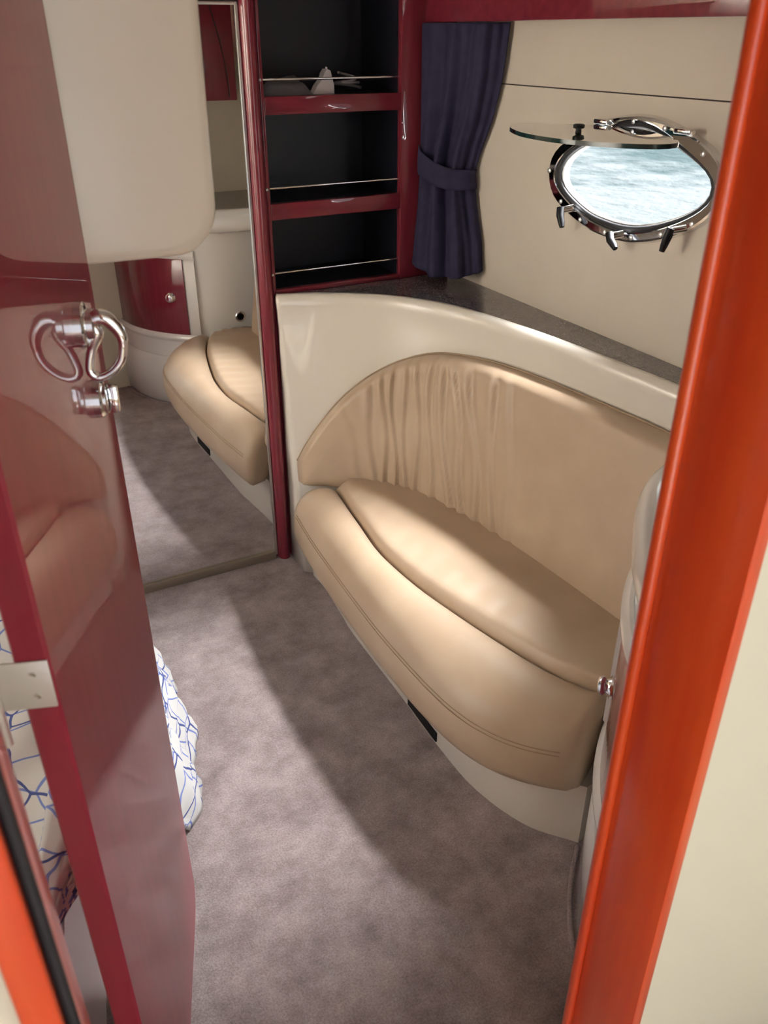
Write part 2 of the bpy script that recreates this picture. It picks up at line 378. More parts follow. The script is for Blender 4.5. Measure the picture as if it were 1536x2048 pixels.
# porthole (window_1)
w1 = struct(empty('window_1', (XH, PC[0], PC[1])), 'eye shaped chrome porthole with its glass flap swung open', 'porthole')
def W1(o): unparented(o, w1); return o
ring = W1(loft('ring_frame', [ploop(RO, XH-0.0005), ploop(RO, XR, -0.005), ploop(RO, XR-0.003, -0.010), ploop(RI, XR-0.003, 0.021), ploop(RI, XR-0.001, 0.0185), ploop(RI, XR+0.006, 0.0175)], M['chrome'], w1, closed=True)); autosmooth(ring, 28)
W1(loft('rubber_gasket', [ploop(RI, XR+0.006, 0.0173), ploop(RI, XR+0.003, 0.014), ploop(RI, XR+0.003, 0.008), ploop(RI, XR+0.006, 0.004), ploop(RI, XR+0.012, 0.0025)], M['rubber'], w1, closed=True))
W1(loft('opening_liner', [ploop(RI, XR+0.010, 0.0022), ploop(RI, XR+0.010, 0.0), ploop(RI, XR+0.02, 0.001), ploop(RI, XH+0.018, 0.002), ploop(RI, XH+0.018, 0.014)], M['white'], w1, closed=True))
for a, b in ((820,192),(628,213),(1012,236),(1248,392),(1348,635),(1178,825),(985,890),(803,908),(640,875),(490,797),(372,684),(303,495),(412,320)):
    p = on_x(1000+a/3.072, 180+b/3.072, XR-0.003)
    sc = W1(lathe('screw', [(0.0056, 0), (0.0056, 0.0015), (0.003, 0.003)], (XR-0.003, p.y, p.z), (-1, 0, 0), M['steel'], w1, 14))
# glass flap: same outline as the opening, hinged at the top edge, swung inward to level
ztop = max(p.z for p in ploop(RI, 0, 0.004)); HZ = ztop-0.008; HXf = XR-0.018
tilt = math.radians(3.0)
def flap_pt(p, off):
    h = ztop-p.z           # distance below hinge line
    return Vector((HXf-h*math.cos(tilt)+off*math.sin(tilt)*0, p.y, HZ-h*math.sin(tilt)+off))
fl_o = ploop(RI, 0, 0.004)
g = [flap_pt(p, 0.0) for p in fl_o]; g2 = [flap_pt(p, 0.009) for p in fl_o]
n = NL
pane = W1(mesh('glass_flap', g+g2, [tuple(range(n)), tuple(range(n, 2*n))], M['glass'], w1))
ed = W1(loft('flap_edge', [[p.copy() for p in g], [p.copy() for p in g2]], M['glassedge'], w1, closed=True)); ed['label'] = 'dark polished rim of the glass flap'
def knob_on(pxy, z):
    p = on_z(*pxy, z); return p
kp = on_z(1157, 262, HZ+0.009-0.004)
kn = W1(lathe('flap_knob', [(0.007, 0), (0.006, 0.006), (0.012, 0.008), (0.013, 0.014), (0.010, 0.016)], (min(kp.x, XR-0.05), kp.y, HZ+0.0091-(HXf-min(kp.x, XR-0.05))*math.tan(tilt)), (0, 0, 1), M['black'], w1, 18))
for a in ((1208, 252), (1372, 268)):
    p = on_x(*a, XR-0.012)
    W1(box('hinge_block', XR-0.026, XR-0.0032, p.y-0.022, p.y+0.022, HZ+0.010, HZ+0.020, M['chrome'], w1, 0.003))
    W1(tube('hinge_pin', [(XR-0.018, p.y-0.026, HZ+0.014), (XR-0.018, p.y, HZ+0.014), (XR-0.018, p.y+0.026, HZ+0.014)], 0.0055, M['steel'], w1))
for a, ang in (((1130, 420), -35), ((1228, 472), -62), ((1352, 462), 12)):
    p = on_x(*a, XR-0.02)
    hb = W1(tube('swing_latch', [(XR-0.003, p.y-0.012, p.z+0.006), (XR-0.012, p.y-0.005, p.z+0.003), (XR-0.030, p.y+0.004, p.z)], 0.0085, M['chrome'], w1, n=14))
    r_ = math.radians(ang); dy, dz = -math.sin(r_), -math.cos(r_)
    le = tube('lever', [(XR-0.031, p.y+0.004, p.z+0.006), (XR-0.036, p.y+0.004-dy*0.012, p.z+dz*0.014), (XR-0.038, p.y+0.004-dy*0.030, p.z+dz*0.032), (XR-0.040, p.y+0.004-dy*0.040, p.z+dz*0.044)], 0.006, M['black'], hb, radii=[0.0095, 0.0095, 0.008, 0.006])
    le.matrix_parent_inverse = Matrix.Identity(4)
    hb.matrix_parent_inverse = w1.matrix_basis.inverted()
# sea outside
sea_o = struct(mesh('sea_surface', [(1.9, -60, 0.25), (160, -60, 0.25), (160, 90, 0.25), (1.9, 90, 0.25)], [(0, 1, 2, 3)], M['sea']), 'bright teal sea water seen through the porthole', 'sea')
rp = [(1.62, 1.47+0.085*math.sin(a), 1.405-0.075*math.cos(a)) for a in [math.radians(q) for q in range(-85, 86, 10)]]
tag(tube('reflection_arc', rp, 0.004, M['plain_white']), 'white line hanging in a loop outside the porthole', 'plain_white')  # solid white arc put in for a reflection of the ring

# ================================================================== DOOR
HNG = Vector((0.0094, 0.636, 0)); FRE = Vector((0.168, 1.095, 0)); DL = (FRE-HNG).length
DANG = -math.atan2(FRE.x-HNG.x, FRE.y-HNG.y)
d1 = struct(empty('door_1', HNG, DANG), 'high gloss dark cherry cabin door standing open', 'door')
ZB, ZT, TH = 0.10, 1.875, 0.030
def door_outline(inset=0.0):
    r = 0.055; pts = [(0+inset, ZB+inset), ]
    for k in range(9):
        a = -math.pi/2+math.pi/2*k/8; pts.append((DL-r+math.cos(a)*(r-inset), ZB+r+math.sin(a)*(r-inset)))
    for k in range(9):
        a = math.pi/2*k/8; pts.append((DL-r+math.cos(a)*(r-inset), ZT-r+math.sin(a)*(r-inset)))
    pts.append((0+inset, ZT-inset)); return pts
rows = [[Vector((x, a, b)) for a, b in door_outline(i)] for x, i in ((-TH, 0.002), (-TH+0.002, 0.0), (-0.003, 0.0), (0.0, 0.003))]
leaf = autosmooth(loft('door_leaf', rows, M['door'], d1, closed=True, caps=True), 25)
for hz in (0.36, 1.056, 1.72):
    hp = box('hinge_leaf', -TH-0.030, -0.0015, -0.0026, -0.0002, hz-0.026, hz+0.026, M['nickel'], d1, 0.0008)
    for q in (-0.012, 0.012): lathe('screw', [(0.0032, 0), (0.003, 0.0008), (0.0012, 0.0003)], (-0.016, -0.0026, hz+q), (0, -1, 0), M['steel'], hp, 12)
    tube('hinge_pin', [(-TH-0.021, -0.006, hz-0.062), (-TH-0.021, -0.006, hz-0.02), (-TH-0.021, -0.006, hz+0.03)], 0.005, M['nickel'], hp)
    jp = Matrix.Rotation(-DANG, 3, 'Z') @ (Vector((DX0-0.012, YW1+0.001, 0))-HNG)
    loft('hinge_strap', [[Vector((a, b, hz-0.024)), Vector((a, b, hz+0.024)), Vector((a+0.003, b, hz+0.024)), Vector((a+0.003, b, hz-0.024))] for a, b in ((-TH-0.026, -0.008), (jp.x, jp.y))], M['nickel'], hp, closed=True, caps=True, smooth=False)
hy, hz = 0.355, 1.268
hr = lathe('handle_rose', [(0.025, 0.0), (0.025, 0.009), (0.022, 0.0115), (0.017, 0.012), (0.017, 0.019), (0.014, 0.021)], (0, hy, hz), (1, 0, 0), M['chrome'], d1)
lp = [(0.014, 0.002), (0.026, 0.009), (0.038, 0.003), (0.047, -0.014), (0.044, -0.038), (0.032, -0.054), (0.016, -0.061), (0.007, -0.055), (0.0085, -0.040), (0.014, -0.024), (0.021, -0.008)]
lpts = arc_sample([(x, hy-0.004, hz+z) for x, z in lp], 44, True)
tube('lever_loop', lpts, 0.0055, M['chrome'], hr, closed=True, n=12, radii=[0.0052+0.0040*max(0, math.cos(2*math.pi*(k-3)/44)) for k in range(44)])
ly, lz = 0.385, 1.168
lt = lathe('privacy_latch', [(0.023, 0), (0.023, 0.008), (0.020, 0.0105), (0.018, 0.011), (0.018, 0.014), (0.015, 0.0155)], (0, ly, lz), (1, 0, 0), M['chrome'], d1)
box('thumb_turn', 0.0157, 0.027, ly-0.006, ly+0.006, lz-0.018, lz+0.016, M['chrome'], lt, 0.003)

# ================================================================== MIRROR DOOR
mw = empty('wardrobe_mirror_door', (0.25, YS, 0))
tag(mw, 'tall mirrored wardrobe door reflecting the sofa and carpet', 'mirror')
def MW(o): unparented(o, mw); return o
MW(box('mirror_glass', -0.55, 0.800, YS-0.004, YS+0.002, 0.030, 1.612, M['mirror'], mw))
MW(box('edge_strip', 0.8003, 0.8085, YS-0.008, YS+0.004, 0.012, 1.620, M['steel'], mw, 0.001))
MW(box('edge_strip', -0.55, 0.800, YS-0.008, YS+0.004, 1.6125, 1.620, M['steel'], mw, 0.001))
MW(box('bottom_track', -0.55, 0.800, YS-0.014, YS+0.004, 0.0, 0.0295, M['track'], mw, 0.002))
# cherry post between mirror and shelves
pts = [(0.810+0.020-0.020*math.cos(a), YS-0.006-0.026*math.sin(a)) for a in [math.pi*k/30 for k in range(31)]]+[(0.850, YS+0.018), (0.810, YS+0.018)]
tag(prism('corner_post', pts, 0.0, CEIL, M['cherry']), 'rounded glossy cherry post between the mirror and the shelves', 'post')

# ================================================================== BOOKSHELF
bs = tag(empty('shelf_unit', (1.06, YS, 0.9)), 'cherry framed open shelf unit with black lined compartments', 'shelf unit')
def BS(o): unparented(o, bs); return o
SX0, SX1 = 0.861, 1.268
BS(box('stile', 0.8515, SX0, YS-0.012, YS+0.010, 0.8915, CEIL, M['cherry'], bs, 0.002))
BS(box('stile', SX1, 1.372, YS-0.012, YS+0.010, 0.8915, CEIL, M['cherry'], bs, 0.003))
for z0, z1 in ((1.364, 1.408), (1.098, 1.141), (0.8915, 0.904)):
    BS(box('shelf_front', SX0+0.0002, SX1-0.0002, YS-0.012, YS+0.010, z0, z1, M['cherry_h'], bs, 0.002))
    BS(box('shelf_board', SX0, SX1, YS+0.0105, YS+0.238, z0+0.010 if z0 > 1 else z0, z1-0.002, M['shelfblack'], bs))
BS(box('back_panel', 0.8515, 1.372, YS+0.2385, YS+0.25, 0.8915, CEIL, M['shelfblack'], bs))
BS(box('side_panel', 0.8515, SX0-0.0005, YS+0.0105, YS+0.238, 0.8915, CEIL, M['shelfblack'], bs))
BS(box('side_panel', SX1+0.0005, 1.372, YS+0.0105, YS+0.238, 0.8915, CEIL, M['shelfblack'], bs))
for z in (1.447, 1.180, 0.949):
    BS(tube('guard_rail', [(SX0, YS+0.001, z), (1.06, YS+0.001, z), (SX1, YS+0.001, z)], 0.0032, M['chrome'], bs, n=12))
    for x in (SX0-0.008,): BS(lathe('rail_cap', [(0.0035, 0), (0.0035, 0.001)], (x, YS-0.012, z), (0, -1, 0), M['steel'], bs, 10))
# things on the top shelf
def blob_cloth():
    rows = []
    for i in range(17):
        x = 0.868+0.155*i/16; row = []
        for j in range(13):
            y = YS+0.03+0.12*j/12; u, v = i/16, j/12
            e = min(1, 6*min(u, 1-u))*min(1, 6*min(v, 1-v))
            z = 1.4075+e*(0.022+0.014*u+0.008*math.sin(5*u+6*v)+0.005*math.sin(13*v))
            row.append(Vector((x, y, z)))
        rows.append(row)
    return loft('folded_cloth', rows, M['grey'])
tag(blob_cloth(), 'crumpled dark grey cloth on the top shelf', 'cloth')
pr = [(1.033, 0.030), (1.045, 0.034), (1.058, 0.032), (1.070, 0.024), (1.078, 0.014)]
ad = tag(empty('power_adapter', (1.055, YS+0.05, 1.4075)), 'small pale grey plug adapter standing on the top shelf', 'adapter')
verts = []; prof = [(1.022, 1.4075), (1.084, 1.4075), (1.084, 1.428), (1.079, 1.446), (1.074, 1.464), (1.064, 1.468), (1.056, 1.458), (1.050, 1.444), (1.034, 1.428)]
rows = [[Vector((x, y, z)) for x, z in prof] for y in (YS+0.035, YS+0.065)]
o = autosmooth(loft('adapter_body', rows, M['lightgrey'], ad, closed=True, caps=True), 30); unparented(o, ad)
o = tube('plug_pin', [(1.066, YS+0.045, 1.467), (1.066, YS+0.045, 1.470), (1.067, YS+0.045, 1.472)], 0.003, M['steel'], ad); unparented(o, ad)
cp = [(1.14+0.045*math.cos(t)*(1-0.04*t), YS+0.075+0.035*math.sin(t), 1.4125+0.0022*t+0.006*(1+math.sin(t*0.5))) for t in [k*0.25 for k in range(60)]]
tag(tube('cable_coil', cp, 0.0035, M['cable'], n=8), 'loosely coiled grey cable on the top shelf', 'cable')

# ================================================================== MOULDED SURROUND + WORKTOP
T_ = [(.852,2.275),(.98,2.225),(1.13,2.115),(1.235,1.945),(1.29,1.70),(1.315,1.5),(1.34,1.17),(1.347,1.005)]
B_ = [(.852,2.20),(.96,2.125),(1.08,2.02),(1.165,1.875),(1.215,1.65),(1.24,1.45),(1.255,1.2),(1.26,1.005)]
ZLO, ZHI = 0.30, 0.88
def surf(u, z):
    k = (z-ZLO)/(ZHI-ZLO); a = crom([(p[0], p[1], 0) for p in B_], u); b = crom([(p[0], p[1], 0) for p in T_], u)
    q = a.lerp(b, k) if 0 <= k <= 1 else a+(b-a)*k
    return Vector((q.x, q.y, z))
def surf_n(u, z):
    a = surf(max(u-.004, 0), z); b = surf(min(u+.004, 1), z); t = (b-a).normalized()
    c = surf(u, z+.01)-surf(u, z-.01); nn = t.cross(c).normalized()
    return nn if nn.x < 0 or nn.y < 0 and nn.x < 0.2 else -nn
NU = 90
rows = []
LIP = [(0.0, 0.003), (0.15, 0.003), (0.30, 0.0), (0.60, 0.0), (0.80, 0.0), (0.845, 0.002), (0.862, 0.006), (0.876, 0.008), (0.888, 0.005), (0.8955, -0.003), (0.8975, -0.012), (0.893, -0.016), (0.870, -0.016)]
for i in range(-1, NU+1):
    u = max(i, 0)/NU; row = []
    for z, off in LIP:
        zz = max(z, 0.12) if z < 0.3 else z
        p = surf(u, max(zz, 0.16)); nn = surf_n(u, 0.6); nn.z = 0; nn.normalize()
        row.append(Vector((p.x+nn.x*off+(0.004 if i < 0 else 0), p.y+nn.y*off if i >= 0 else YS-0.014, z)))
    rows.append(row)
ms = loft('moulded_surround', rows, M['gel'])
sm = ms.modifiers.new('thick', 'SOLIDIFY'); sm.thickness = 0.006; sm.offset = -1 if True else 1
tag(ms, 'glossy cream moulded surround curving round behind the sofa back', 'moulding')
RIM = [(1.338,.99),(1.25,.988),(1.15,.975),(1.02,.925),(.89,.805),(.80,.69),(.755,.57),(.735,.468)]
rim_s = [Vector((p.x, p.y)) for p in arc_sample([(a, b, 0) for a, b in RIM], 40)]
wt = [Vector((p.x, p.y)) for p in [surf(k/60, 0.88) for k in range(61)]]
wt_in = inset_plan(wt, 0.017)
plan = wt_in+inset_plan(rim_s, 0.03)[1:-1]+[Vector((.775, .462)), Vector((XH-0.001, .462)), Vector((XH-0.001, YS-0.0125)), Vector((wt_in[0].x, YS-0.0125))]
tag(prism('worktop', plan, 0.868, 0.8905, M['granite']), 'speckled dark grey worktop running under the porthole', 'worktop')

# ================================================================== SOFA
sofa = tag(empty('sofa', (0.95, 1.5, 0)), 'tan leather built in sofa with gathered arched back', 'sofa')
def S(o): unparented(o, sofa); return o
PF = [(.87,2.145),(.872,2.05),(.858,1.90),(.849,1.80),(.844,1.5),(.838,1.28),(.845,1.136),(.887,1.0),(.962,.905)]
pf = [Vector((p.x, p.y)) for p in arc_sample([(a, b, 0) for a, b in PF], 60)]
plinth = S(prism('plinth', pf+[Vector((1.20, .95)), Vector((1.20, 1.6)), Vector((1.10, 1.88)), Vector((1.0, 2.0))], 0.0, 0.172, M['gel'], sofa))
vt = [p for p in pf if 1.29 <= p.y <= 1.47]
vv = [Vector((p.x-0.0015, p.y, z)) for p in vt for z in (0.022, 0.055)]
ven = mesh('vent_slot', [Vector((p.x-dx, p.y, z)) for dx in (0.0006, 0.003) for p in vt for z in (0.008, 0.034)], [], M['black'])
def strip_block(name, plan, z0, z1, d, m, parent):
    off = inset_plan(plan, d); n_ = len(plan)
    rows = [[Vector((a.x, a.y, z0)), Vector((a.x, a.y, z1)), Vector((b.x, b.y, z1)), Vector((b.x, b.y, z0))] for a, b in zip(plan, off)]
    return autosmooth(loft(name, rows, m, parent, closed=True, caps=True), 30)
bpy.data.objects.remove(ven)
v_ = strip_block('vent_slot', vt, 0.010, 0.038, -0.004, M['black'], plinth); v_.matrix_parent_inverse = Matrix.Identity(4); v_['label'] = 'narrow black slot vent low on the plinth'
# curves
FR = [(.795,2.125),(.775,1.95),(.765,1.83),(.752,1.6),(.746,1.437),(.749,1.25),(.762,1.125),(.792,1.035),(.84,.965),(.914,.899)]
SE = [(.925,2.075),(.908,1.95),(.893,1.83),(.875,1.674),(.884,1.508),(.906,1.377),(.941,1.217),(.975,1.09),(1.01,1.01),(1.05,.953)]
KR = [(.945,2.082),(1.04,2.02),(1.12,1.915),(1.172,1.80),(1.20,1.65),(1.215,1.5),(1.23,1.34),(1.24,1.2),(1.245,1.08),(1.245,.955)]
NS = 70
fr = arc_sample([(a, b, 0) for a, b in FR], NS); se = arc_sample([(a, b, 0) for a, b in SE], NS); kr = arc_sample([(a, b, 0) for a, b in KR], NS)
PRO = [(0.0, .25), (0.0, .325), (.012, .341), (.05, .352), (.15, .361), (.32, .365), (.5, .361), (.66, .350), (.80, .332), (.90, .309), (.965, .284), (.99, .262), (1.0, .245), (1.0, .222), (.985, .200), (.955, .183), (.90, .1745), (.6, .1745)]
rows = []
for i in range(NS):
    t = i/(NS-1); e = min(1.0, t/0.035, (1-t)/0.022); k = math.sqrt(max(0, 1-(1-e)**2)); k = (0.62+0.38*k) if t < 0.5 else (0.80+0.20*k)
    cz = 0.255; row = []
    for w, z in PRO:
        ww = 0.45+(w-0.45)*(k if w > 0.45 else (0.5+0.5*k)); zz = cz+(z-cz)*k if z > cz else cz+(z-cz)*(0.55+0.45*k)
        # small gathers where the cover is tucked in at the near end
        g_ = 0.0025*math.sin(w*46)*max(0, (t-0.93)/0.07)
        p = se[i].lerp(fr[i], ww); row.append(Vector((p.x, p.y, zz+g_)))
    rows.append(row)
bol = S(loft('front_bolster', rows, M['leather'], sofa, closed=True, caps=True))
# stitched seams along the front roll
for dz, ww in ((0.2865, 0.9615), (0.2785, 0.9765)):
    st = tube('stitching', [(se[i].lerp(fr[i], ww+0.003)).to_3d()+Vector((0, 0, dz+0.0005)) for i in range(3, NS-2)], 0.0011, M['seam'], bol, n=6)
    st.matrix_parent_inverse = Matrix.Identity(4)
# inner seat pad
NW = 26; rows = []
for i in range(NS):
    t = i/(NS-1); row = []
    wid = (kr[i]-se[i]).length
    e = min(1.0, t/0.04, (1-t)/0.02); e = math.sqrt(max(0, 1-(1-e)**2))
    for j in range(NW+1):
        w = j/NW; d = w*wid
        rise = 1-math.exp(-d/0.006)
        z = 0.332+0.047*rise*e*min(1, wid/0.08)
        z += 0.004*math.sin(math.pi*w)
        z += 0.0022*math.sin(t*95+4*w)*math.exp(-((w-0.22)/0.16)**2)*(0.35+0.65*(t < 0.75))
        z += 0.003*math.sin(w*26)*max(0, (t-0.93)/0.07)
        p = se[i].lerp(kr[i], w); row.append(Vector((p.x, p.y, z)))
    row = [Vector((row[0].x, row[0].y, 0.29))]+row+[Vector((row[-1].x, row[-1].y, 0.29))]
    rows.append(row)
pad = S(loft('seat_pad', rows, M['leather'], sofa, closed=True, caps=True))
# backrest
OUTL = [(0.0, 0.372), (0.021, 0.415), (0.064, 0.472), (0.136, 0.555), (0.193, 0.62), (0.243, 0.668), (0.30, 0.71), (0.364, 0.745), (0.414, 0.765), (0.479, 0.780), (0.543, 0.792), (0.70, 0.797), (0.80, 0.800), (0.93, 0.800), (1.0, 0.80)]
def ztopf(u):
    for (a, za), (b, zb_) in zip(OUTL, OUTL[1:]):
        if a <= u <= b: return za+(zb_-za)*(u-a)/(b-a)
    return OUTL[-1][1]
def smooth_top(u): return sum(ztopf(min(max(u+d, 0.0), 1)) for d in (-.02, -.01, 0, .01, .02))/5
PL = [(0.235, 0.262, .7, .030), (0.285, 0.300, 1.0, .024), (0.312, 0.335, 1.2, .018), (0.345, 0.368, .9, .020), (0.385, 0.405, 1.0, .020), (0.418, 0.450, 1.2, .018), (0.440, 0.500, 1.3, .019), (0.470, 0.535, 1.1, .018), (0.505, 0.570, 1.1, .021), (0.55, 0.610, .9, .024), (0.60, 0.66, .6, .03), (0.165, 0.225, .35, .03)]
NB, NVB = 240, 56
rows = []; U0, U1 = 0.012, 0.985
for i in range(NB+1):
    u = U0+(U1-U0)*i/NB; zt = smooth_top(u); zb_ = 0.335; hgt = zt-zb_
    front = []
    for j in range(NVB+1):
        v = j/NVB; z = zb_+hgt*v
        dt = (1-v)*hgt; dbm = v*hgt; ds = (u-U0)*1.75; de = (U1-u)*1.75
        th = 0.060
        rr = 0.035
        def rnd(d, r): 
            d = min(max(d, 0), r); return math.sqrt(max(0.0, 1-(1-d/r)**2))
        prof = min(rnd(dt, 0.030)*0.85+0.15*min(1, dt/0.1), 1)
        prof *= rnd(ds+0.006, 0.10)
        prof *= 0.72+0.28*rnd(dbm+0.004, 0.03)
        prof *= 0.5+0.5*rnd(de, 0.03)
        off = 0.006+th*prof*min(1, hgt/0.10)
        pl_ = 0
        for ut, ub, am, wd in PL:
            c = ut*v+ub*(1-v)+0.006*math.sin(v*7+ut*60)
            x_ = (u-c)/wd
            env = min(1, (1-v)*9)*(0.30+0.70*min(1, max(0.05, abs(v-0.5)*2.0)))*(1 if v > 0.04 else v*25)
            pl_ += am*env*(math.exp(-(x_*2.6)**2)-0.9*math.exp(-((x_-0.55)*3.6)**2))
        off += 0.0085*pl_
        nn = surf_n(u, z); p = surf(u, z)+nn*off; front.append(p)
    back_t = surf(u, zt)+surf_n(u, zt)*0.0012; back_b = surf(u, zb_)+surf_n(u, zb_)*0.0012
    rows.append([back_b]+front+[back_t])
bk = S(loft('backrest', rows, M['leather'], sofa, closed=True, caps=True))
sofa_pipe = S(tube('back_piping', [surf(u, smooth_top(u))+surf_n(u, smooth_top(u))*0.009+Vector((0, 0, 0.001)) for u in [U0+(U1-U0)*k/120 for k in range(121)]], 0.0028, M['seam'], sofa, n=8))

# ================================================================== NEAR LOCKER
LK = [(1.338,.928),(1.24,.928),(1.12,.93),(1.04,.915),(.985,.888),(.90,.812),(.825,.715),(.775,.60),(.752,.468)]
lk = [Vector((p.x, p.y)) for p in arc_sample([(a, b, 0) for a, b in LK], 64)]
loc = tag(empty('locker', (1.0, .6, 0)), 'white moulded locker with curved cherry door at the sofa end', 'locker')
def L(o): unparented(o, loc); return o
back = [Vector((.79, .4615)), Vector((1.24, .4615))]
L(prism('body', lk+[Vector((.76, .462)), Vector((1.338, .462))], 0.0, 0.80, M['white'], loc))
out = inset_plan(lk, -1) ; sgn = -1
def lk_off(d, i0=0, i1=64): 
    o_ = [Vector((lk[i].x, lk[i].y))+(out[i]-lk[i])*d for i in range(64)]
    return o_[i0:i1]
# make sure "out" points away from the body
cen = Vector((1.15, .6))
if (out[30]-cen).length < (lk[30]-cen).length:
    out = [2*Vector(a)-b for a, b in zip([Vector(q) for q in lk], out)]
def band(name, i0, i1, z0, z1, d0, d1_, m, parent, rnd=0.3):
    a = lk_off(d0, i0, i1); b = lk_off(d1_, i0, i1); q = lk_off(d0+(d1_-d0)*(1-rnd), i0, i1); e = (z1-z0)*0.5
    e = min(e, abs(d1_-d0)*rnd*1.2)
    rows = [[Vector((p.x, p.y, z0)), Vector((r.x, r.y, z0)), Vector((s.x, s.y, z0+e)), Vector((s.x, s.y, z1-e)), Vector((r.x, r.y, z1)), Vector((p.x, p.y, z1))] for p, s, r in zip(a, b, q)]
    return autosmooth(loft(name, rows, m, parent, closed=True, caps=True), 40)
def idx(x): return min(range(64), key=lambda i: abs(lk[i].x-x) + (0 if lk[i].y < .93 else 0))
iR = idx(.985)
L(band('base_skirt', idx(.965), 64, 0.0, 0.235, 0.0005, 0.014, M['white'], loc, 0.6))
dr = L(band('locker_door', iR+1, 62, 0.350, 0.690, 0.0005, 0.009, M['cherry'], loc, 0.2)); dr['label'] = 'curved glossy cherry door'
L(band('door_frame', iR-3, 64, 0.690, 0.725, 0.0005, 0.020, M['white'], loc, 0.6))
L(band('door_frame', iR-3, 64, 0.315, 0.350, 0.0005, 0.020, M['white'], loc, 0.6))
L(band('door_frame', iR-3, iR+1, 0.350, 0.690, 0.0005, 0.020, M['white'], loc, 0.6))
# bulging rim under the worktop
rn = inset_plan(rim_s, -1); 
if (rn[20]-cen).length < (rim_s[20]-cen).length: rn = [2*Vector(a)-b for a, b in zip(rim_s, rn)]
RP = [(-0.035, .801), (-0.012, .801), (0.0, .806), (0.012, .818), (0.018, .838), (0.017, .858), (0.010, .876), (-0.002, .889), (-0.014, .8955), (-0.028, .8975), (-0.029, .880), (-0.035, .866)]
rows = [[Vector((p.x+(q.x-p.x)*d, p.y+(q.y-p.y)*d, z)) for d, z in RP] for p, q in zip(rim_s, rn)]
rimo = L(loft('top_rim', rows, M['white'], loc, closed=True, caps=True))
# knob
kp_ = Vector((.913, .832)); ik = min(range(64), key=lambda i: (lk[i]-kp_).length); kn_d = (out[ik]-lk[ik]).normalized()
ko = Vector((lk[ik].x+kn_d.x*0.0092, lk[ik].y+kn_d.y*0.0092, 0.520))
kb = lathe('door_knob', [(0.022, 0), (0.022, 0.004), (0.018, 0.007), (0.014, 0.013), (0.018, 0.017), (0.019, 0.022), (0.015, 0.026), (0.009, 0.028)], ko, (kn_d.x, kn_d.y, 0), M['chrome'], dr); kb.matrix_parent_inverse = Matrix.Identity(4)
rg = L(lathe('ring_pull', [(0.023, 0.0), (0.024, 0.003), (0.021, 0.006), (0.0165, 0.005), (0.0165, 0.0005)], (1.195, .930, 0.418), (0, 1, 0), M['chrome'], loc))
o = lathe('ring_centre', [(0.0160, 0.001), (0.0160, 0.0035)], (1.195, .930, 0.418), (0, 1, 0), M['black'], rg); o.matrix_parent_inverse = Matrix.Identity(4)

# ================================================================== OVERHEAD PIECES
oc = tag(empty('overhead_cabinet', (1.2, .7, 1.3)), 'cherry overhead cabinet with arched door seen in the mirror', 'cabinet')
def OC(o): unparented(o, oc); return o
OC(box('cabinet_body', 1.02, 1.335, .462, .72, 1.30, CEIL-0.001, M['cherry'], oc, 0.004))
arc = [(1.30-0.16*(k/14)**1.8, .7235, 1.31+0.6*k/14) for k in range(15)]
OC(tube('door_joint', arc, 0.0022, M['seamdark'], oc, n=6))
# pelmet along the hull
tag(box('curtain_pelmet', 1.340, 1.358, .73, YS-0.0125, 1.577, 1.655, M['cherry_h'], None, 0.003), 'dark cherry pelmet board above the curtain and porthole', 'pelmet')
# rounded cream overhead locker above the bed
def overhead():
    x1, z0, r = 0.352, 1.290, 0.062; pts = []
    for k in range(11):
        a = -math.pi/2+math.pi/2*k/10; pts.append((x1-r+r*math.cos(a), z0+r+r*math.sin(a)))
    pts += [(x1+0.006, CEIL-0.001), (XL+0.001, CEIL-0.001), (XL+0.001, z0+0.012), (-0.2, z0+0.006)]
    cx, cz = -0.4, 1.6
    def ins(d):
        o_ = []
        for x, z in pts:
            o_.append((x-d if x > 0.2 else x, z+d if z < 1.5 else z))
        return o_
    yf = 1.135
    rows = [[Vector((x, y, z)) for x, z in ins(d)] for y, d in ((yf, 0.016), (yf+0.001, 0.011), (yf+0.005, 0.005), (yf+0.012, 0.001), (yf+0.020, 0.0), (yf+0.20, 0.0))]
    return autosmooth(loft('overhead_locker', rows, M['panel'], None, closed=True, caps=True), 50)
tag(overhead(), 'rounded cream overhead locker jutting out behind the open door', 'overhead locker')

# ================================================================== CURTAIN
def lerp_tab(tab, z):
    for (a, va), (b, vb) in zip(tab, tab[1:]):
        if a >= z >= b: return va+(vb-va)*(a-z)/(a-b)
    return tab[-1][1] if z < tab[-1][0] else tab[0][1]
YB = [(1.58, 2.030), (1.45, 2.050), (1.35, 2.085), (1.26, 2.135), (1.20, 2.160), (1.12, 2.140), (1.02, 2.105), (0.915, 2.088)]
XA = [(1.58, 1.322), (1.25, 1.325), (1.10, 1.318), (0.915, 1.300)]
PINCH = [(1.58, 0.25), (1.40, 0.6), (1.26, 1.0), (1.20, 1.0), (1.10, 0.8), (0.915, 0.55)]
def cur_pt(z, s, extra=0.0):
    yb = lerp_tab(YB, z); A = Vector((lerp_tab(XA, z), YS-0.030)); Bp = Vector((XH-0.012, yb)); Cc = Vector((1.315+0.015*(1-s), (yb*0.75+0.25*YS)))
    p = A*(1-s)**2+Cc*2*s*(1-s)+Bp*s*s
    tn = (Cc-A)*2*(1-s)+(Bp-Cc)*2*s; tn.normalize(); nn = Vector((tn.y, -tn.x)) if Vector((tn.y, -tn.x)).x < 0 else Vector((-tn.y, tn.x))
    return p, nn
rows = []
NZ, NX = 90, 110
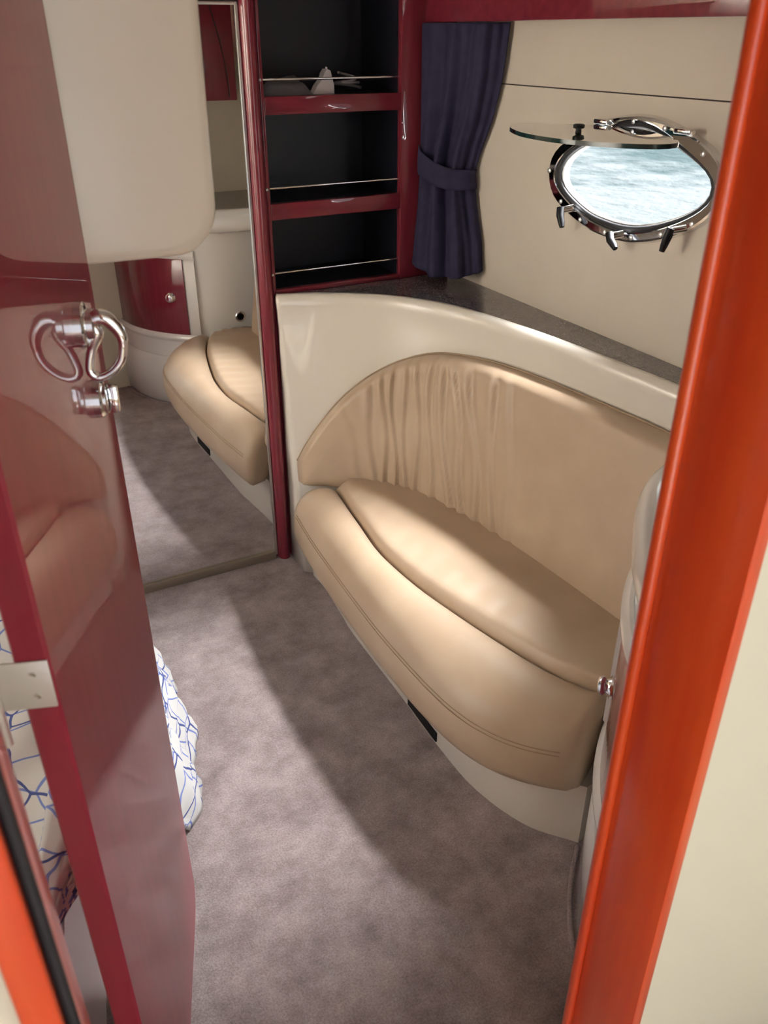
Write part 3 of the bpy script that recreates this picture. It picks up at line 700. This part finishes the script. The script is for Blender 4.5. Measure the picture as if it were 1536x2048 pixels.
for i in range(NZ+1):
    z = 1.576-(1.576-0.918)*i/NZ; row = []
    pin = lerp_tab(PINCH, z)
    for j in range(NX+1):
        s = j/NX; z = 1.576-(1.576-0.916-0.022*(2*s-1)**2)*i/NZ; p, nn = cur_pt(z, s)
        # folds fan out from the tie
        sc = 0.52+(s-0.52)*(1.0 if z < 1.26 else 1.0)
        f = 0.020*math.sin(2*math.pi*(3.2*sc+0.15*math.sin(3*z)))*(0.4+0.6*pin)*math.sin(math.pi*min(1, max(0, s)))
        f += 0.005*math.sin(2*math.pi*(9*s+0.8*z))*max(0, (s-0.35))*1.3
        f += -0.013*math.exp(-((s-0.50-0.03*(1.2-z))/0.035)**2)*max(0, 1-abs(z-1.2)*1.6)
        if z < 1.16: f += 0.014*math.sin(math.pi*s)*min(1, (1.16-z)*6)
        row.append(Vector((p.x+nn.x*f, p.y+nn.y*f, z)))
    rows.append(row)
cu = tag(empty('curtain', (1.36, 2.15, 0.918)), 'navy blue curtain gathered by a tie band beside the shelves', 'curtain')
def CU(o): unparented(o, cu); return o
c_ = CU(loft('curtain_fabric', rows, M['navy'], cu)); sm = c_.modifiers.new('thick', 'SOLIDIFY'); sm.thickness = 0.002; sm.offset = 0
rows = []
for j in range(61):
    s = j/60; zc = 1.238-0.050*math.sin(min(1, s*1.25)*math.pi/2)*1.0; hw = 0.034-0.008*s
    row = []
    for k in range(9):
        z = zc-hw+2*hw*k/8; p, nn = cur_pt(z, s); f = 0.018+0.004*math.sin(math.pi*k/8); f *= min(1, 0.4+6*min(s, 1-s))
        row.append(Vector((p.x+nn.x*f, p.y+nn.y*f, z)))
    rows.append(row)
tb = CU(loft('tie_band', rows, M['navy'], cu)); sm = tb.modifiers.new('thick', 'SOLIDIFY'); sm.thickness = 0.003; sm.offset = 0

# ================================================================== BED + DUVET
bed = tag(empty('bed', (-0.6, 1.5, 0)), 'white panelled berth base behind the open door', 'bed')
def BD(o): unparented(o, bed); return o
BD(prism('bed_base', [(XL+0.002, .80), (-.075, .80), (-.03, 1.05), (.06, 1.30), (.13, 1.6), (.15, 2.28), (XL+0.002, 2.28)], 0.0, 0.40, M['white'], bed))
BD(prism('mattress', [(XL+0.004, .82), (-.10, .82), (-.05, 1.06), (.04, 1.31), (.11, 1.6), (.13, 2.27), (XL+0.004, 2.27)], 0.401, 0.49, M['plain_white'], bed))
EDG = [(.83, -.085), (1.05, -.02), (1.30, .07), (1.45, .115), (1.6, .14), (2.0, .155), (2.26, .16)]
HEM = [(.83, .50), (1.10, .46), (1.20, .30), (1.28, .10), (1.32, .012), (1.60, .010), (1.95, .012), (2.1, .10), (2.26, .16)]
OUTX = [(.83, .03), (1.05, .06), (1.27, .135), (1.36, .150), (1.50, .165), (1.7, .155), (1.95, .150), (2.26, .06)]
def tabf(tab, y):
    for (a, va), (b, vb) in zip(tab, tab[1:]):
        if a <= y <= b: return va+(vb-va)*(y-a)/(b-a)
    return tab[0][1] if y < tab[0][0] else tab[-1][1]
rows = []; uvs = []
for i in range(121):
    y = .83+(2.26-.83)*i/120; xe = tabf(EDG, y); zh = tabf(HEM, y); ox = tabf(OUTX, y); row = []
    for j in range(16):
        x = XL+0.03+(xe-XL-0.05)*j/15; row.append(Vector((x, y, 0.525+0.018*math.sin(9*x+5*y)+0.012*math.sin(17*y-4*x))))
    for j in range(1, 30):
        w = j/29; z = 0.525+(zh-0.525)*w
        fold = 0.016*math.sin(27*y+2*w)+0.004*math.sin(71*y+5*w+1)
        x = xe-0.02+0.045*math.sin(min(1, w*4)*math.pi/2)+(ox-0.025)*w**1.1+fold*(0.2+0.8*w)*min(1, w*3)+0.004*math.sin(60*w+20*y)
        row.append(Vector((x, y+0.012*math.sin(14*w+9*y)*w*(1 if 0.9 < y < 2.15 else 0), z)))
    rows.append(row)
du = loft('duvet', rows, M['duvet'])
uv = du.data.uv_layers.new(name='UVMap'); nv = len(rows[0])
vl = []
for i, r_ in enumerate(rows):
    acc = 0
    for j in range(nv):
        if j: acc += (r_[j]-r_[j-1]).length
        vl.append((acc, r_[0].y))
for lp_ in du.data.loops: uv.data[lp_.index].uv = vl[lp_.vertex_index]
sm = du.modifiers.new('thick', 'SOLIDIFY'); sm.thickness = 0.006; sm.offset = 0
tag(du, 'white duvet with blue crackle lines hanging off the bed', 'duvet')

# carpet edge binding by the locker foot
cb = inset_plan(lk_off(0.014, idx(.965), 64), 0)
bind = tube('carpet_binding', [(p.x+(out[i+idx(.965)]-lk[i+idx(.965)]).x*0.012, p.y+(out[i+idx(.965)]-lk[i+idx(.965)]).y*0.012, 0.002) for i, p in enumerate(cb)], 0.0055, M['carpet'], fl, n=8)
